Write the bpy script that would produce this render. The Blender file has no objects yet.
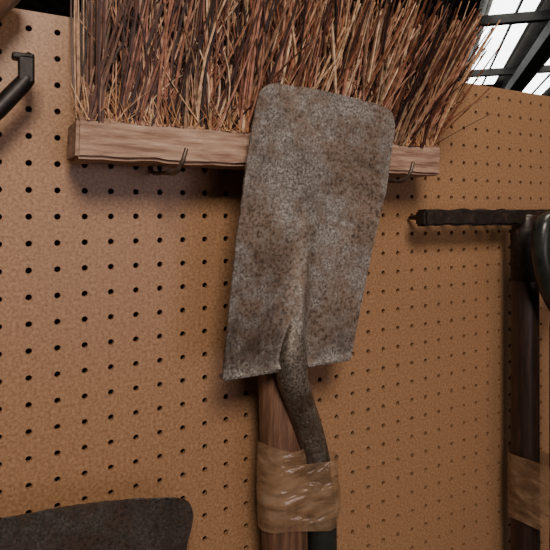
import bpy, bmesh, math, random
from mathutils import Vector, Matrix, noise
random.seed(7)
Z0=1.5
SC=bpy.context.scene
def link(o,parent=None):
    SC.collection.objects.link(o)
    if parent: o.parent=parent
    return o
def empty(name):
    return link(bpy.data.objects.new(name,None))
def mesh_obj(name,verts,faces,mat,parent=None,smooth=False):
    me=bpy.data.meshes.new(name); me.from_pydata([tuple(v) for v in verts],[],faces); me.update()
    bm=bmesh.new(); bm.from_mesh(me); bmesh.ops.recalc_face_normals(bm,faces=bm.faces); bm.to_mesh(me); bm.free()
    o=bpy.data.objects.new(name,me)
    if mat: me.materials.append(mat)
    if smooth:
        for p in me.polygons: p.use_smooth=True
    return link(o,parent)
# ---------- materials ----------
def mat_new(name):
    m=bpy.data.materials.new(name); m.use_nodes=True
    return m,m.node_tree,m.node_tree.nodes['Principled BSDF']
def ramp(nt,stops):
    r=nt.nodes.new('ShaderNodeValToRGB'); e=r.color_ramp.elements
    while len(e)<len(stops): e.new(.5)
    for el,(p,c) in zip(e,stops): el.position=p; el.color=(*c,1)
    return r
def noise_mat(name,stops,scale=(1,1,1),nscale=50,detail=8,rough=.6,metal=0,bump=.2,bdist=.001,r2=None,spec=.5):
    m,nt,b=mat_new(name); L=nt.links.new
    tc=nt.nodes.new('ShaderNodeTexCoord'); mp=nt.nodes.new('ShaderNodeMapping'); mp.inputs['Scale'].default_value=scale
    n=nt.nodes.new('ShaderNodeTexNoise'); n.inputs['Scale'].default_value=nscale; n.inputs['Detail'].default_value=detail; n.inputs['Roughness'].default_value=.65
    L(tc.outputs['Object'],mp.inputs[0]); L(mp.outputs[0],n.inputs['Vector'])
    r=ramp(nt,stops); L(n.outputs[0],r.inputs[0]); L(r.outputs[0],b.inputs['Base Color'])
    b.inputs['Roughness'].default_value=rough; b.inputs['Metallic'].default_value=metal; b.inputs['Specular IOR Level'].default_value=spec
    bp=nt.nodes.new('ShaderNodeBump'); bp.inputs['Strength'].default_value=bump; bp.inputs['Distance'].default_value=bdist
    L(n.outputs[0],bp.inputs['Height']); L(bp.outputs[0],b.inputs['Normal'])
    return m
M_board=noise_mat('hardboard',[(.3,(.205,.104,.050)),(.5,(.345,.188,.096)),(.72,(.48,.285,.155))],nscale=320,detail=5,rough=.35,bump=.2,bdist=.0005)
def two_scale_metal(name,dark,mid,light,rust,rough=.55,metal=.3):
    m,nt,b=mat_new(name); L=nt.links.new
    tc=nt.nodes.new('ShaderNodeTexCoord')
    n1=nt.nodes.new('ShaderNodeTexNoise'); n1.inputs['Scale'].default_value=400; n1.inputs['Detail'].default_value=6; n1.inputs['Roughness'].default_value=.8
    n2=nt.nodes.new('ShaderNodeTexNoise'); n2.inputs['Scale'].default_value=11; n2.inputs['Detail'].default_value=14; n2.inputs['Roughness'].default_value=.8
    n4=nt.nodes.new('ShaderNodeTexNoise'); n4.inputs['Scale'].default_value=9; n4.inputs['Detail'].default_value=10; n4.inputs['Roughness'].default_value=.7; n4.inputs['Distortion'].default_value=.5
    for n in (n1,n2): L(tc.outputs['Object'],n.inputs['Vector'])
    mp=nt.nodes.new('ShaderNodeMapping'); mp.inputs['Location'].default_value=(3.3,1.7,.6); L(tc.outputs['Object'],mp.inputs[0]); L(mp.outputs[0],n4.inputs['Vector'])
    r1=ramp(nt,[(.39,dark),(.47,mid),(.62,light)]); L(n1.outputs[0],r1.inputs[0])
    r2=ramp(nt,[(.46,(0,0,0)),(.55,(1,1,1))]); L(n2.outputs[0],r2.inputs[0])
    n3=nt.nodes.new('ShaderNodeTexNoise'); n3.inputs['Scale'].default_value=280; n3.inputs['Detail'].default_value=5; n3.inputs['Roughness'].default_value=.7
    L(tc.outputs['Object'],n3.inputs['Vector'])
    r3=ramp(nt,[(.39,dark),(.49,rust),(.65,tuple(x*1.2 for x in mid))]); L(n3.outputs[0],r3.inputs[0])
    mx=nt.nodes.new('ShaderNodeMix'); mx.data_type='RGBA'
    L(r2.outputs[0],mx.inputs[0]); L(r1.outputs[0],mx.inputs[6]); L(r3.outputs[0],mx.inputs[7])
    r4=ramp(nt,[(.36,(.42,.38,.36)),(.50,(.95,.95,.95)),(.66,(1.3,1.3,1.3))]); L(n4.outputs[0],r4.inputs[0])
    m2=nt.nodes.new('ShaderNodeMix'); m2.data_type='RGBA'; m2.blend_type='MULTIPLY'; m2.inputs[0].default_value=1
    L(mx.outputs[2],m2.inputs[6]); L(r4.outputs[0],m2.inputs[7])
    L(m2.outputs[2],b.inputs['Base Color'])
    b.inputs['Roughness'].default_value=rough; b.inputs['Metallic'].default_value=metal
    bp=nt.nodes.new('ShaderNodeBump'); bp.inputs['Strength'].default_value=.7; bp.inputs['Distance'].default_value=.0009
    L(n1.outputs[0],bp.inputs['Height']); L(bp.outputs[0],b.inputs['Normal'])
    return m
M_blade=two_scale_metal('weathered_steel',(.045,.033,.027),(.175,.155,.137),(.42,.395,.365),(.165,.108,.073),rough=.46)
M_blade2=two_scale_metal('dark_rusty_steel',(.012,.01,.009),(.045,.038,.032),(.10,.085,.075),(.055,.033,.022))
M_socket=two_scale_metal('socket_steel',(.028,.021,.017),(.09,.075,.06),(.27,.23,.19),(.08,.05,.033),rough=.36)
M_black=noise_mat('black_iron',[(.35,(.008,.007,.007)),(.7,(.035,.028,.025))],nscale=90,rough=.45,metal=.5)
M_rustiron=noise_mat('rusty_iron',[(.35,(.010,.007,.006)),(.58,(.028,.017,.013)),(.75,(.11,.05,.033))],nscale=120,rough=.6,metal=.2,bump=.5)
M_paint=noise_mat('dark_paint',[(.3,(.008,.01,.009)),(.7,(.03,.035,.03))],nscale=60,rough=.3)
M_wire=noise_mat('hook_wire',[(.3,(.05,.038,.03)),(.7,(.20,.15,.11))],nscale=90,rough=.35,metal=.6)
M_block=noise_mat('block_wood',[(.22,(.07,.032,.022)),(.42,(.24,.135,.09)),(.6,(.42,.27,.19)),(.78,(.60,.44,.33))],scale=(1,5,9),nscale=24,rough=.7,bump=.5,bdist=.0014)
M_handle=noise_mat('handle_wood',[(.25,(.035,.016,.010)),(.5,(.125,.06,.034)),(.75,(.27,.145,.085))],scale=(7,7,.7),nscale=26,rough=.5,bump=.4,bdist=.001)
M_dkwood=noise_mat('dark_handle_wood',[(.3,(.010,.006,.005)),(.55,(.03,.015,.011)),(.8,(.07,.032,.023))],scale=(7,7,.7),nscale=22,rough=.4,bump=.3)
M_dark=noise_mat('dark_timber',[(.3,(.006,.005,.004)),(.7,(.02,.016,.012))],nscale=10,rough=.9)
M_conc=noise_mat('concrete_floor',[(.3,(.10,.09,.08)),(.7,(.2,.18,.16))],nscale=8,rough=.8)
M_roof=noise_mat('roof_sheet',[(.3,(.03,.026,.022)),(.7,(.075,.06,.05))],nscale=5,rough=.7)
def tape_mat():
    m,nt,b=mat_new('packing_tape'); L=nt.links.new
    tc=nt.nodes.new('ShaderNodeTexCoord'); mp=nt.nodes.new('ShaderNodeMapping'); mp.inputs['Scale'].default_value=(1,1,2.0); mp.inputs['Rotation'].default_value=(0,.55,0)
    n=nt.nodes.new('ShaderNodeTexNoise'); n.inputs['Scale'].default_value=30; n.inputs['Detail'].default_value=2; n.inputs['Distortion'].default_value=.6
    n2=nt.nodes.new('ShaderNodeTexNoise'); n2.inputs['Scale'].default_value=40; n2.inputs['Detail'].default_value=2
    L(tc.outputs['Object'],mp.inputs[0]); L(mp.outputs[0],n.inputs['Vector']); L(mp.outputs[0],n2.inputs['Vector'])
    r=ramp(nt,[(.3,(.33,.19,.10)),(.5,(.38,.23,.13)),(.7,(.46,.30,.185))]); L(n2.outputs[0],r.inputs[0]); L(r.outputs[0],b.inputs['Base Color'])
    b.inputs['Roughness'].default_value=.10; b.inputs['Specular IOR Level'].default_value=.9
    b.inputs['Coat Weight'].default_value=1; b.inputs['Coat Roughness'].default_value=.06
    ra=ramp(nt,[(.38,(.36,.36,.36)),(.62,(.52,.52,.52))]); L(n2.outputs[0],ra.inputs[0]); L(ra.outputs[0],b.inputs['Alpha'])
    bp=nt.nodes.new('ShaderNodeBump'); bp.inputs['Strength'].default_value=1.0; bp.inputs['Distance'].default_value=.005
    L(n.outputs[0],bp.inputs['Height']); L(bp.outputs[0],b.inputs['Normal']); L(bp.outputs[0],b.inputs['Coat Normal'])
    return m
M_tape=tape_mat()
def bristle_mat():
    m,nt,b=mat_new('straw_bristle'); L=nt.links.new
    a=nt.nodes.new('ShaderNodeAttribute'); a.attribute_name='Col'
    tc=nt.nodes.new('ShaderNodeTexCoord'); n=nt.nodes.new('ShaderNodeTexNoise'); n.inputs['Scale'].default_value=150
    L(tc.outputs['Object'],n.inputs['Vector'])
    r=ramp(nt,[(.3,(.45,.4,.35)),(.65,(1.15,1.1,1.05))]); L(n.outputs[0],r.inputs[0])
    mx=nt.nodes.new('ShaderNodeMix'); mx.data_type='RGBA'; mx.blend_type='MULTIPLY'; mx.inputs[0].default_value=1
    L(a.outputs['Color'],mx.inputs[6]); L(r.outputs[0],mx.inputs[7]); L(mx.outputs[2],b.inputs['Base Color'])
    b.inputs['Roughness'].default_value=.42
    return m
M_br=bristle_mat()
def emis(name,c,s):
    m,nt,b=mat_new(name)
    tc=nt.nodes.new('ShaderNodeTexCoord'); n=nt.nodes.new('ShaderNodeTexNoise'); n.inputs['Scale'].default_value=1.5
    nt.links.new(tc.outputs['Object'],n.inputs['Vector'])
    r=ramp(nt,[(.3,tuple(x*.8 for x in c)),(.7,c)]); nt.links.new(n.outputs[0],r.inputs[0])
    nt.links.new(r.outputs[0],b.inputs['Emission Color']); b.inputs['Emission Strength'].default_value=s
    b.inputs['Base Color'].default_value=(.6,.6,.6,1)
    return m
M_sky=emis('translucent_roof_panel',(.95,1,.97),8)
# ---------- helpers ----------
def box(name,x0,x1,y0,y1,z0,z1,mat,parent=None,bev=0):
    v=[(x,y,z) for x in (x0,x1) for y in (y0,y1) for z in (z0,z1)]
    f=[(0,1,3,2),(4,6,7,5),(0,4,5,1),(2,3,7,6),(0,2,6,4),(1,5,7,3)]
    o=mesh_obj(name,v,f,mat,parent)
    if bev:
        b=o.modifiers.new('b','BEVEL'); b.width=bev; b.segments=3
    return o
def tube(name,path,mat,parent=None,seg=16,cap=True,flat=None):
    V=[];Fc=[]
    P=[Vector(p[:3]) for p in path]
    up=None
    for i,p in enumerate(path):
        t=(P[min(i+1,len(P)-1)]-P[max(i-1,0)]).normalized()
        if up is None:
            a=Vector((1,0,0)) if abs(t.x)<.8 else Vector((0,0,1))
        else: a=up
        s=(a-t*a.dot(t)).normalized(); q=t.cross(s); up=s
        rx=p[3]; ry=p[4] if len(p)>4 else rx
        for k in range(seg):
            an=2*math.pi*k/seg
            V.append(P[i]+s*math.cos(an)*rx+q*math.sin(an)*ry)
    for i in range(len(P)-1):
        for k in range(seg):
            k2=(k+1)%seg
            Fc.append((i*seg+k,i*seg+k2,(i+1)*seg+k2,(i+1)*seg+k))
    if cap:
        Fc.append(tuple(range(seg))[::-1]); Fc.append(tuple((len(P)-1)*seg+k for k in range(seg)))
    return mesh_obj(name,V,Fc,mat,parent,smooth=True)
def smoothpath(pts,n=6):
    out=[]
    for i in range(len(pts)-1):
        p0=pts[max(i-1,0)];p1=pts[i];p2=pts[i+1];p3=pts[min(i+2,len(pts)-1)]
        for k in range(n):
            t=k/n
            out.append(tuple(.5*((2*b)+(-a+c)*t+(2*a-5*b+4*c-d)*t*t+(-a+3*b-3*c+d)*t**3) for a,b,c,d in zip(p0,p1,p2,p3)))
    out.append(tuple(pts[-1])); return out
# ---------- pegboard ----------
S=.0254; NX0,NX1=-36,60; ztop=1.5+.190; NR=40; r=.0031; dp=.0045
V=[];Fc=[];idx={}
def corner(i,j):
    if (i,j) not in idx:
        idx[(i,j)]=len(V); V.append((i*S,0,ztop-.004-j*S if j else ztop))
    return idx[(i,j)]
c45=math.pi/4
for i in range(NX0,NX1):
    for j in range(NR):
        cx=(i+.5)*S; cz=ztop-.004-(j+.5)*S
        base=len(V)
        for yy in (0,dp):
            for k in range(8):
                an=c45*(k+1)
                V.append((cx+r*math.cos(an),yy,cz+r*math.sin(an)))
        cs=[corner(i+1,j),corner(i,j),corner(i,j+1),corner(i+1,j+1)]
        for q in range(4):
            q2=(q+1)%4
            a=base+2*q; b_=base+2*q+1; c_=base+(2*q+2)%8
            Fc.append((cs[q],cs[q2],c_,b_)); Fc.append((cs[q],b_,a))
        for k in range(8):
            k2=(k+1)%8
            Fc.append((base+k,base+k2,base+8+k2,base+8+k))
xa,xb=NX0*S,NX1*S
me=bpy.data.meshes.new('wall_pegboard'); 
n=len(V); V+= [(xa,0,ztop),(xb,0,ztop),(xb,dp,ztop),(xa,dp,ztop)]; Fc.append((n,n+1,n+2,n+3))
zb=ztop-.004-NR*S
n=len(V); V+= [(xa,0,zb),(xb,0,zb),(xb,0,0),(xa,0,0)]; Fc.append((n,n+1,n+2,n+3))
me.from_pydata(V,[],Fc); me.materials.append(M_board)
wall=link(bpy.data.objects.new('wall_pegboard',me))
box('wall_partition_core',xa,xb,.03,.06,0,ztop-.03,M_dark)
# ---------- shed shell ----------
box('floor',-6,12,-4,12,-.05,0,M_conc)
hz=3.8
ceil=empty('ceiling')
dr=Vector((.70,.714,0)); pr=Vector((.714,-.70,0)); C0=Vector((-.319,-.566,hz))
V=[];Fc=[]
NN=160
for i in range(NN+1):
    w=-8+16*i/NN
    z=.03*(i%2)
    for s in (-8,18): V.append(C0+dr*s+pr*w+Vector((0,0,z)))
for i in range(NN): Fc.append((2*i,2*i+1,2*i+3,2*i+2))
mesh_obj('roof_sheet',V,Fc,M_roof,ceil)
def slab(name,s0,s1,w0,w1,z0,z1,mat):
    v=[C0+dr*s+pr*w+Vector((0,0,z)) for s in (s0,s1) for w in (w0,w1) for z in (z0,z1)]
    f=[(0,1,3,2),(4,6,7,5),(0,4,5,1),(2,3,7,6),(0,2,6,4),(1,5,7,3)]
    return mesh_obj(name,v,f,mat,ceil)
def sw(q):
    v=Vector((q[0],q[1],0))*2.3; return v.dot(dr),v.dot(pr)
sA,wA=sw((2.41,1.85)); sB,wB=sw((3.79,2.64))
k=0
for (w0,ss,se) in ((wA,sA-2.4,sA+3.5),(wB,sB-4,sB+3)):
    slab('skylight_panel_%d'%k,ss,se,w0-.24,w0+.24,-.03,-.01,M_sky)
    slab('glazing_bar_%d'%k,ss,se,w0+.03,w0+.055,-.06,-.03,M_dark)
    k+=1
for j in range(5):
    s=sA-5.2+j*2.5
    slab('purlin_%d'%j,s-.05,s+.05,-8,8,-.16,-.06,M_dark)
slab('rafter_1',-2,14,wA+.36,wA+.54,-.35,-.2,M_dark)
slab('rafter_trim',-2,14,wA+.54,wA+.58,-.35,-.3,M_wire)
slab('rafter_2',-2,14,wA-.62,wA-.46,-.35,-.2,M_dark)
box('wall_far',-6,12,11.9,12,0,hz,M_roof)
box('wall_right',11.9,12,-4,12,0,hz,M_roof)
# ---------- broom ----------
broom=empty('push_broom')
blk=box('block',-.236,.199,-.070,-.020,Z0+.046,Z0+.082,None,broom)
me=blk.data
bm=bmesh.new(); bm.from_mesh(me); bmesh.ops.bevel(bm,geom=bm.edges[:],offset=.003,segments=2,affect='EDGES')
long=[e for e in bm.edges if e.calc_length()>.2]; bmesh.ops.subdivide_edges(bm,edges=long,cuts=90,use_grid_fill=True)
for v in bm.verts:
    nn=noise.noise_vector(v.co*28); n2=noise.noise_vector(v.co*90); v.co+=Vector((nn.x*.002,nn.y*.001,nn.z*.0022+n2.z*.0008))
bm.to_mesh(me); bm.free(); me.materials.append(M_block)
V=[];Fc=[];Cols=[]
pal=[(.60,.38,.23),(.47,.26,.15),(.32,.135,.075),(.21,.08,.042),(.52,.29,.21),(.70,.51,.35),(.08,.03,.02),(.40,.19,.135),(.03,.015,.011)]
wt=[5,5,6,6,4,4,7,5,7]
def strand(p0,p1,p2,r0,r1,col,seg=4,n=5):
    b=len(V)
    for i in range(n+1):
        t=i/n
        p=p0*(1-t)**2+p1*2*t*(1-t)+p2*t*t
        rr=r0*(1-t)+r1*t
        for k in range(seg):
            an=2*math.pi*(k+.5)/seg
            V.append(p+Vector((math.cos(an)*rr,math.sin(an)*rr,0)))
            Cols.append((col[0],col[1],col[2],1))
    for i in range(n):
        for k in range(seg):
            k2=(k+1)%seg
            Fc.append((b+i*seg+k,b+i*seg+k2,b+(i+1)*seg+k2,b+(i+1)*seg+k))
    Fc.append(tuple(b+n*seg+k for k in range(seg)))
def clampy(p,z):
    lo=-.076 if z<Z0+.15 else -.10
    p.y=min(max(p.y,lo),-.008); return p
tufts=[]
for i in range(42):
    for j in range(4):
        tufts.append((-.222+.404*i/41+random.uniform(-.004,.004),-.028-.036*j/3+random.uniform(-.003,.003)))
for (tx,ty) in tufts:
    f=(tx+.02)/.2
    lean=.018+ (.075*max(f,0)**1.5)
    tl=random.gauss(0,.014); edge=min(1,(tx+.226)/.05+.25)
    dark=random.random()<.25
    for _ in range(12):
        ln=random.uniform(.13,.185)
        if random.random()<.25: ln*=random.uniform(.35,.8)
        bx=tx+random.gauss(0,.003); by=ty+random.gauss(0,.003)
        g=random.gauss(0,.023)
        dx=lean+tl+g
        if tx<-.17: dx=max(dx,-.002)
        if bx+dx>.275: dx=.275-bx+random.gauss(0,.008)
        dy=(ty+.045)*.9+random.gauss(0,.012)
        p0=clampy(Vector((bx,by,Z0+.079)),0)
        p2=Vector((bx+dx,by+dy,Z0+.08+ln)); p1=p0.lerp(p2,.5)+Vector((random.gauss(0,.011)*edge-dx*.1,random.gauss(0,.004),0))
        p1=clampy(p1,p1.z); p2=clampy(p2,p2.z)
        col=random.choices(pal,wt)[0]
        if dark: col=tuple(c*.5 for c in col)
        rr=random.uniform(.0008,.0020)
        strand(p0,p1,p2,rr,rr*random.uniform(.5,.9),col)
for _ in range(1000):
    bx=random.uniform(-.232,.192); by=-random.uniform(.05,.071)
    p0=Vector((bx,by,Z0+.080)); l=random.uniform(.012,.045)
    a=random.gauss(0,.5)
    p2=clampy(p0+Vector((math.sin(a)*l,random.uniform(-.004,.002),abs(math.cos(a))*l)),0)
    p1=clampy(p0.lerp(p2,.5)+Vector((random.gauss(0,.003),0,random.gauss(0,.002))),0)
    strand(p0,p1,p2,.0007,.0003,random.choice([(.55,.30,.13),(.44,.22,.10),(.30,.12,.055),(.64,.41,.23)]),n=3)
for _ in range(460):
    bx=random.uniform(-.20,.19); p0=Vector((bx,-random.uniform(.055,.07),Z0+.08+random.uniform(0,.09)))
    a=random.gauss(.15,.6); l=random.uniform(.03,.11)
    p2=clampy(p0+Vector((math.sin(a)*l,random.uniform(-.012,0),math.cos(a)*l)),p0.z)
    p2.x=max(p2.x,-.232)
    p1=clampy(p0.lerp(p2,.5)+Vector((random.gauss(0,.012),-.002,0)),0)
    strand(p0,p1,p2,random.uniform(.0006,.0015),.0006,random.choices(pal,wt)[0],n=6)
o=mesh_obj('bristles',V,Fc,M_br,broom)
ca=o.data.color_attributes.new('Col','FLOAT_COLOR','POINT')
flat=[c for col in Cols for c in col]; ca.data.foreach_set('color',flat)
tube('handle',smoothpath([(-.023,-.045,Z0+.050,.024,.018),(-.022,-.045,Z0-.10,.0235,.018),(-.019,-.045,Z0-.20,.025,.018),(-.013,-.046,Z0-.38,.0275,.019),(-.012,-.046,Z0-.8,.027,.019),(-.012,-.046,Z0-1.1,.026,.018),(-.012,-.046,Z0-1.12,.015,.010)],4),M_handle,broom,seg=24)
# ---------- spades ----------
def interp(tab,v):
    for i in range(len(tab)-1):
        a,b=tab[i],tab[i+1]
        if v<=b[0]:
            t=(v-a[0])/(b[0]-a[0]); return a[1]+(b[1]-a[1])*t
    return tab[-1][1]
def make_spade(name,X,shaft,mblade,grip=True):
    root=empty(name)
    zb=-.160; H=.288
    L=[(0,-.104),(.22,-.098),(.43,-.092),(.77,-.079),(1,-.067)]
    Rr=[(0,.050),(.18,.060),(.41,.075),(.67,.094),(.9,.104),(1,.107)]
    NU,NV=60,100; V=[];Fc=[]
    for j in range(NV+1):
        v=(j/NV)
        if j>NV-20: v=1-((NV-j)/20)**1.7*(20/NV)
        l=interp(L,v); rg=interp(Rr,v)
        def inset(rc):
            d=(1-v)*H
            return rc-math.sqrt(max(rc*rc-(rc-d)**2,0)) if d<rc else 0
        l+=inset(.018); rg-=inset(.022)
        l+=.0007*noise.noise(Vector((v*30,0,3)))+.0003*noise.noise(Vector((v*110,0,3)))
        rg+=.0007*noise.noise(Vector((v*30,5,3)))+.0003*noise.noise(Vector((v*110,5,3)))
        for i in range(NU+1):
            u=i/NU
            x=l+(rg-l)*u
            z=zb+H*v + (-.010*u)*v + .004*math.sin(math.pi*u)*v**8
            z+=(.0008*noise.noise(Vector((u*9,2,v*3)))+.0005*noise.noise(Vector((u*30,2,0))))*(1 if (v>.97 or v<.02) else 0)
            h=.077+.009*v
            cu=(x-(-.026+.036*v))/.078
            h+=.004*cu*cu*(1-.3*v)
            amp=.013*max(0,1-v/.66)**1.2
            wd=.007+.005*v+.006*math.exp(-v/.05)
            d=x-(-.024+.03*v)
            h+=amp*math.exp(-(d/wd)**2)
            h+=.0015*math.exp(-(v/.012)**2)
            h+=noise.noise(Vector((x*22,z*22,1)))*.0008
            V.append(Vector((x,-h,z+Z0)))
    for j in range(NV):
        for i in range(NU):
            a=j*(NU+1)+i
            Fc.append((a,a+1,a+NU+2,a+NU+1))
    V=[X@v for v in V]
    o=mesh_obj('blade',V,Fc,mblade,root,smooth=True)
    s=o.modifiers.new('s','SOLIDIFY'); s.thickness=.0025; s.offset=0
    es=o.modifiers.new('e','EDGE_SPLIT'); es.split_angle=math.radians(50)
    def tr(path): 
        out=[]
        for p in path:
            q=X@Vector((p[0],p[1],p[2]+Z0)); out.append((q.x,q.y,q.z)+tuple(p[3:]))
        return out
    for nm,xa,xb in (('tread_1',-.102,-.042),('tread_2',-.006,.049)):
        v=[X@Vector((x,-h,z+Z0)) for x in (xa,xb) for h in (.068,.083) for z in (-.1625,-.1585)]
        f=[(0,1,3,2),(4,6,7,5),(0,4,5,1),(2,3,7,6),(0,2,6,4),(1,5,7,3)]
        t=mesh_obj(nm,v,f,mblade,root); b=t.modifiers.new('b','BEVEL'); b.width=.001; b.segments=2
    sk=[(-.021,-.075,-.095,.004,.004),(-.022,-.079,-.120,.0095,.0085),(-.024,-.079,-.142,.0145,.0135),(-.024,-.078,-.155,.0165,.0152),(-.0220,-.0755,-.172,.0168,.0160)]
    k=tube('socket',tr(smoothpath(sk+shaft[0],6)),M_socket if mblade==M_blade else mblade,root,seg=28)
    tube('shaft',tr(smoothpath(shaft[1],5)),M_paint,root,seg=20)
    ex,ey,ez=shaft[1][-1][:3]
    tube('grip',tr([(ex-.055,ey,ez,.012),(ex-.05,ey,ez,.016),(ex,ey,ez-.002,.018),(ex+.05,ey,ez,.016),(ex+.055,ey,ez,.012)]),M_dkwood,root,seg=16)
    return root
I=Matrix.Identity(4)
sp=make_spade('garden_spade',I,(
 [(-.010,-.070,-.200,.0158,.0150),(.007,-.061,-.238,.0165,.0158),(.018,-.055,-.268,.0170,.0165),(.024,-.052,-.290,.0168,.0165)],
 [(.023,-.052,-.288,.0155,.0155),(.028,-.051,-.310,.0165,.0165),(.032,-.050,-.340,.017,.017),(.033,-.050,-.420,.017,.017),(.033,-.050,-.62,.017,.017),(.033,-.050,-.78,.017,.017)]),M_blade)
rot=Matrix.Rotation(math.radians(4.0),4,'Y')
piv=Vector((.018,0,Z0+.125))
scl=Matrix.Diagonal(Vector((1.12,1,1,1)))
X2=Matrix.Translation(Vector((-.219,.034,Z0-.265)))@rot@scl@Matrix.Translation(-piv)
make_spade('garden_spade',X2,(
 [(-.024,-.070,-.198,.0150,.0145),(-.028,-.060,-.238,.0158,.0155),(-.032,-.056,-.270,.0165,.016)],
 [(-.031,-.056,-.268,.0155,.0155),(-.040,-.053,-.34,.017,.017),(-.055,-.053,-.45,.017,.017),(-.085,-.053,-.70,.017,.017)]),M_blade2)
# ---------- tape ----------
def tape(name,A,B,z0,z1,grow=.0015,parent=None,tilt=.0,nz=14,lx=.0):
    V=[];Fc=[];N=64
    for j in range(nz+1):
        t=j/nz
        sh=lx*(t-.5)
        for k in range(N):
            an=2*math.pi*k/N; c,s=math.cos(an),math.sin(an)
            pts=[]
            for (x,y,rx,ry) in (A,B):
                d=math.sqrt((rx*c)**2+(ry*s)**2)
                pts.append((x*c+y*s+d,x+rx*rx*c/d,y+ry*ry*s/d))
            pts.sort(reverse=True)
            _,px,py=pts[0]
            nn=noise.noise(Vector((px*25,py*25,t*1.6)))
            g=grow+.0010*nn+.001
            px+=c*g+sh; py+=s*g
            z=z0+(z1-z0)*t + (.005*noise.noise(Vector((px*30,py*30,t*2)))) + tilt*(px-A[0])
            V.append((px,py,z))
    for j in range(nz):
        for k in range(N):
            k2=(k+1)%N
            Fc.append((j*N+k,j*N+k2,(j+1)*N+k2,(j+1)*N+k))
    return mesh_obj(name,V,Fc,M_tape,parent,smooth=True)
tp=empty('packing_tape')
tape('wrap_outer',(-.016,-.046,.0265,.019),(.027,-.054,.0185,.0185),Z0-.340,Z0-.268,parent=tp,tilt=-.10)
tape('wrap_top',(-.016,-.046,.0280,.0200),(-.014,-.046,.0280,.0200),Z0-.300,Z0-.252,parent=tp,tilt=-.15,grow=.0008)
tape('wrap_band',(-.016,-.046,.028,.0205),(.029,-.054,.0195,.0195),Z0-.318,Z0-.286,parent=tp,tilt=-.30,grow=.0012)
# ---------- peg hooks ----------
def hook(x,z,out=.078,mat=M_wire):
    root=empty('peg_hook')
    tube('wire',smoothpath([(x,.012,z+.012,.0022),(x,-.002,z+.006,.0022),(x,-.012,z,.0022),(x,-.05,z-.002,.0022),(x,-out,z-.004,.0022),(x+.003,-out-.010,z+.004,.0022),(x+.007,-out-.012,z+.018,.0019)],6),mat,root,seg=8)
    return root
hook(-.150,Z0+.040,.077); hook(.126,Z0+.040)
# ---------- garden rake ----------
rake=empty('garden_rake')
tube('handle',smoothpath([(.394,-.045,Z0-.012,.012),(.394,-.045,Z0-.03,.0185),(.394,-.045,Z0-.3,.0195),(.396,-.045,Z0-.8,.020),(.396,-.045,.001,.019)],5),M_dkwood,rake,seg=20)
tube('ferrule',[(.394,-.045,Z0-.10,.0195),(.394,-.045,Z0-.03,.020),(.394,-.045,Z0-.012,.015)],M_rustiron,rake,seg=20)
hb=box('head_bar',.186,.596,-.056,-.036,Z0-.018,Z0+.003,None,rake)
me=hb.data; bm=bmesh.new(); bm.from_mesh(me); bmesh.ops.bevel(bm,geom=bm.edges[:],offset=.003,segments=2,affect='EDGES')
long=[e for e in bm.edges if e.calc_length()>.2]; bmesh.ops.subdivide_edges(bm,edges=long,cuts=90,use_grid_fill=True)
for v in bm.verts:
    nn=noise.noise_vector(v.co*60); v.co+=Vector((0,nn.y*.0015,nn.z*.0025))
bm.to_mesh(me); bm.free(); me.materials.append(M_rustiron)
for i in range(14):
    x=.205+i*.0288
    tube('tine_%d'%i,[(x,-.042,Z0-.007,.0055),(x,-.030,Z0-.006,.005),(x+.001,-.006,Z0-.008,.0025)],M_rustiron,rake,seg=8)
# ---------- fork with D grip ----------
fork=empty('garden_fork')
fx,fy=.402,-.099
tube('grip_loop',smoothpath([(fx,fy,Z0-.140,.015),(fx-.030,fy,Z0-.105,.013),(fx-.048,fy,Z0-.060,.012),(fx-.045,fy,Z0-.022,.012),(fx-.030,fy,Z0-.012,.013),(fx,fy,Z0-.010,.014),(fx+.030,fy,Z0-.012,.013),(fx+.045,fy,Z0-.022,.012),(fx+.048,fy,Z0-.060,.012),(fx+.030,fy,Z0-.105,.013),(fx,fy,Z0-.140,.015)],6),M_paint,fork,seg=14)
tube('shaft',[(fx,fy,Z0-.12,.014),(fx,fy,Z0-.16,.0175),(fx,fy,Z0-1.02,.0175)],M_dkwood,fork,seg=18)
tube('neck',[(fx,fy,Z0-1.00,.019),(fx,fy,Z0-1.12,.014),(fx,fy,Z0-1.20,.010)],M_black,fork,seg=16)
tube('shoulder',smoothpath([(fx-.09,fy,Z0-1.26,.006),(fx-.075,fy,Z0-1.21,.008),(fx,fy,Z0-1.19,.010),(fx+.075,fy,Z0-1.21,.008),(fx+.09,fy,Z0-1.26,.006)],5),M_black,fork,seg=10)
for i in range(4):
    x=fx-.09+.06*i
    tube('tine_%d'%i,[(x,fy,Z0-1.24 if i in(0,3) else Z0-1.195,.006),(x,fy,.001,.004)],M_black,fork,seg=8)
t2=empty('packing_tape')
tape('wrap',(.394,-.045,.0205,.0205),(fx,fy,.0185,.0185),Z0-.445,Z0-.350,parent=t2)
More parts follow.
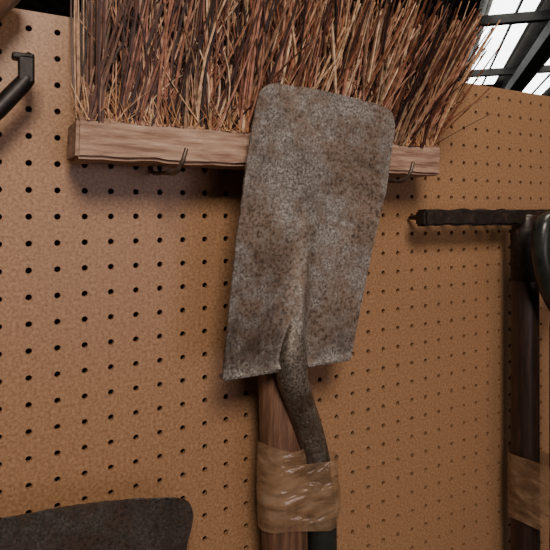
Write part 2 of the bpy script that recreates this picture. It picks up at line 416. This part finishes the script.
# ---------- top-left hook + handle ----------
br=empty('steel_bracket_hook')
tube('arm',smoothpath([(-.40,-.002,Z0+.03,.007,.007),(-.36,-.03,Z0+.040,.007,.007),(-.31,-.04,Z0+.072,.007,.008),(-.280,-.04,Z0+.106,.007,.008),(-.271,-.04,Z0+.118,.0065,.007)],5),M_black,br,seg=10)
box('end_plate',-.279,-.266,-.046,-.034,Z0+.112,Z0+.137,M_black,br,bev=.002)
box('end_lip',-.284,-.266,-.046,-.034,Z0+.132,Z0+.138,M_black,br,bev=.002)
mh=empty('wooden_tool_handle')
tube('shaft',[(-.276,-.04,Z0+.190,.010),(-.280,-.04,Z0+.180,.016),(-.40,-.04,Z0+.02,.017),(-.60,-.03,Z0-.25,.017)],M_handle,mh,seg=18)
mh.location=(-.008,0,.016)
# ---------- lights ----------
def area(name,loc,tgt,sx,sy,e,c):
    l=bpy.data.lights.new(name,'AREA'); l.shape='RECTANGLE'; l.size=sx; l.size_y=sy; l.energy=e; l.color=c
    o=link(bpy.data.objects.new(name,l)); o.location=loc
    o.rotation_euler=(Vector(tgt)-Vector(loc)).to_track_quat('-Z','Y').to_euler()
area('lamp_key',(-.5,-1.4,2.35),(-.05,0,1.55),.45,.45,24,(1,.87,.76))
area('lamp_overhead',(.6,-.5,3.5),(.3,0,1.6),1.6,.4,34,(1,.88,.68))
area('lamp_front_fill',(.25,-2.6,1.35),(0,0,1.4),1.3,1.0,9,(1,.80,.82))  # added fill behind the camera, no real window: board sheen, softer shadows
w=bpy.data.worlds.new('world'); SC.world=w; w.use_nodes=True
w.node_tree.nodes['Background'].inputs[0].default_value=(.9,.95,1,1)
w.node_tree.nodes['Background'].inputs[1].default_value=.05
# ---------- camera ----------
cam=bpy.data.cameras.new('camera'); co=link(bpy.data.objects.new('camera',cam))
cam.sensor_width=36; cam.lens=36; cam.shift_y=-63/550; cam.clip_start=.01
co.location=(-.319,-.566,1.5); co.rotation_euler=(math.radians(90),0,-math.radians(29.4))
SC.camera=co
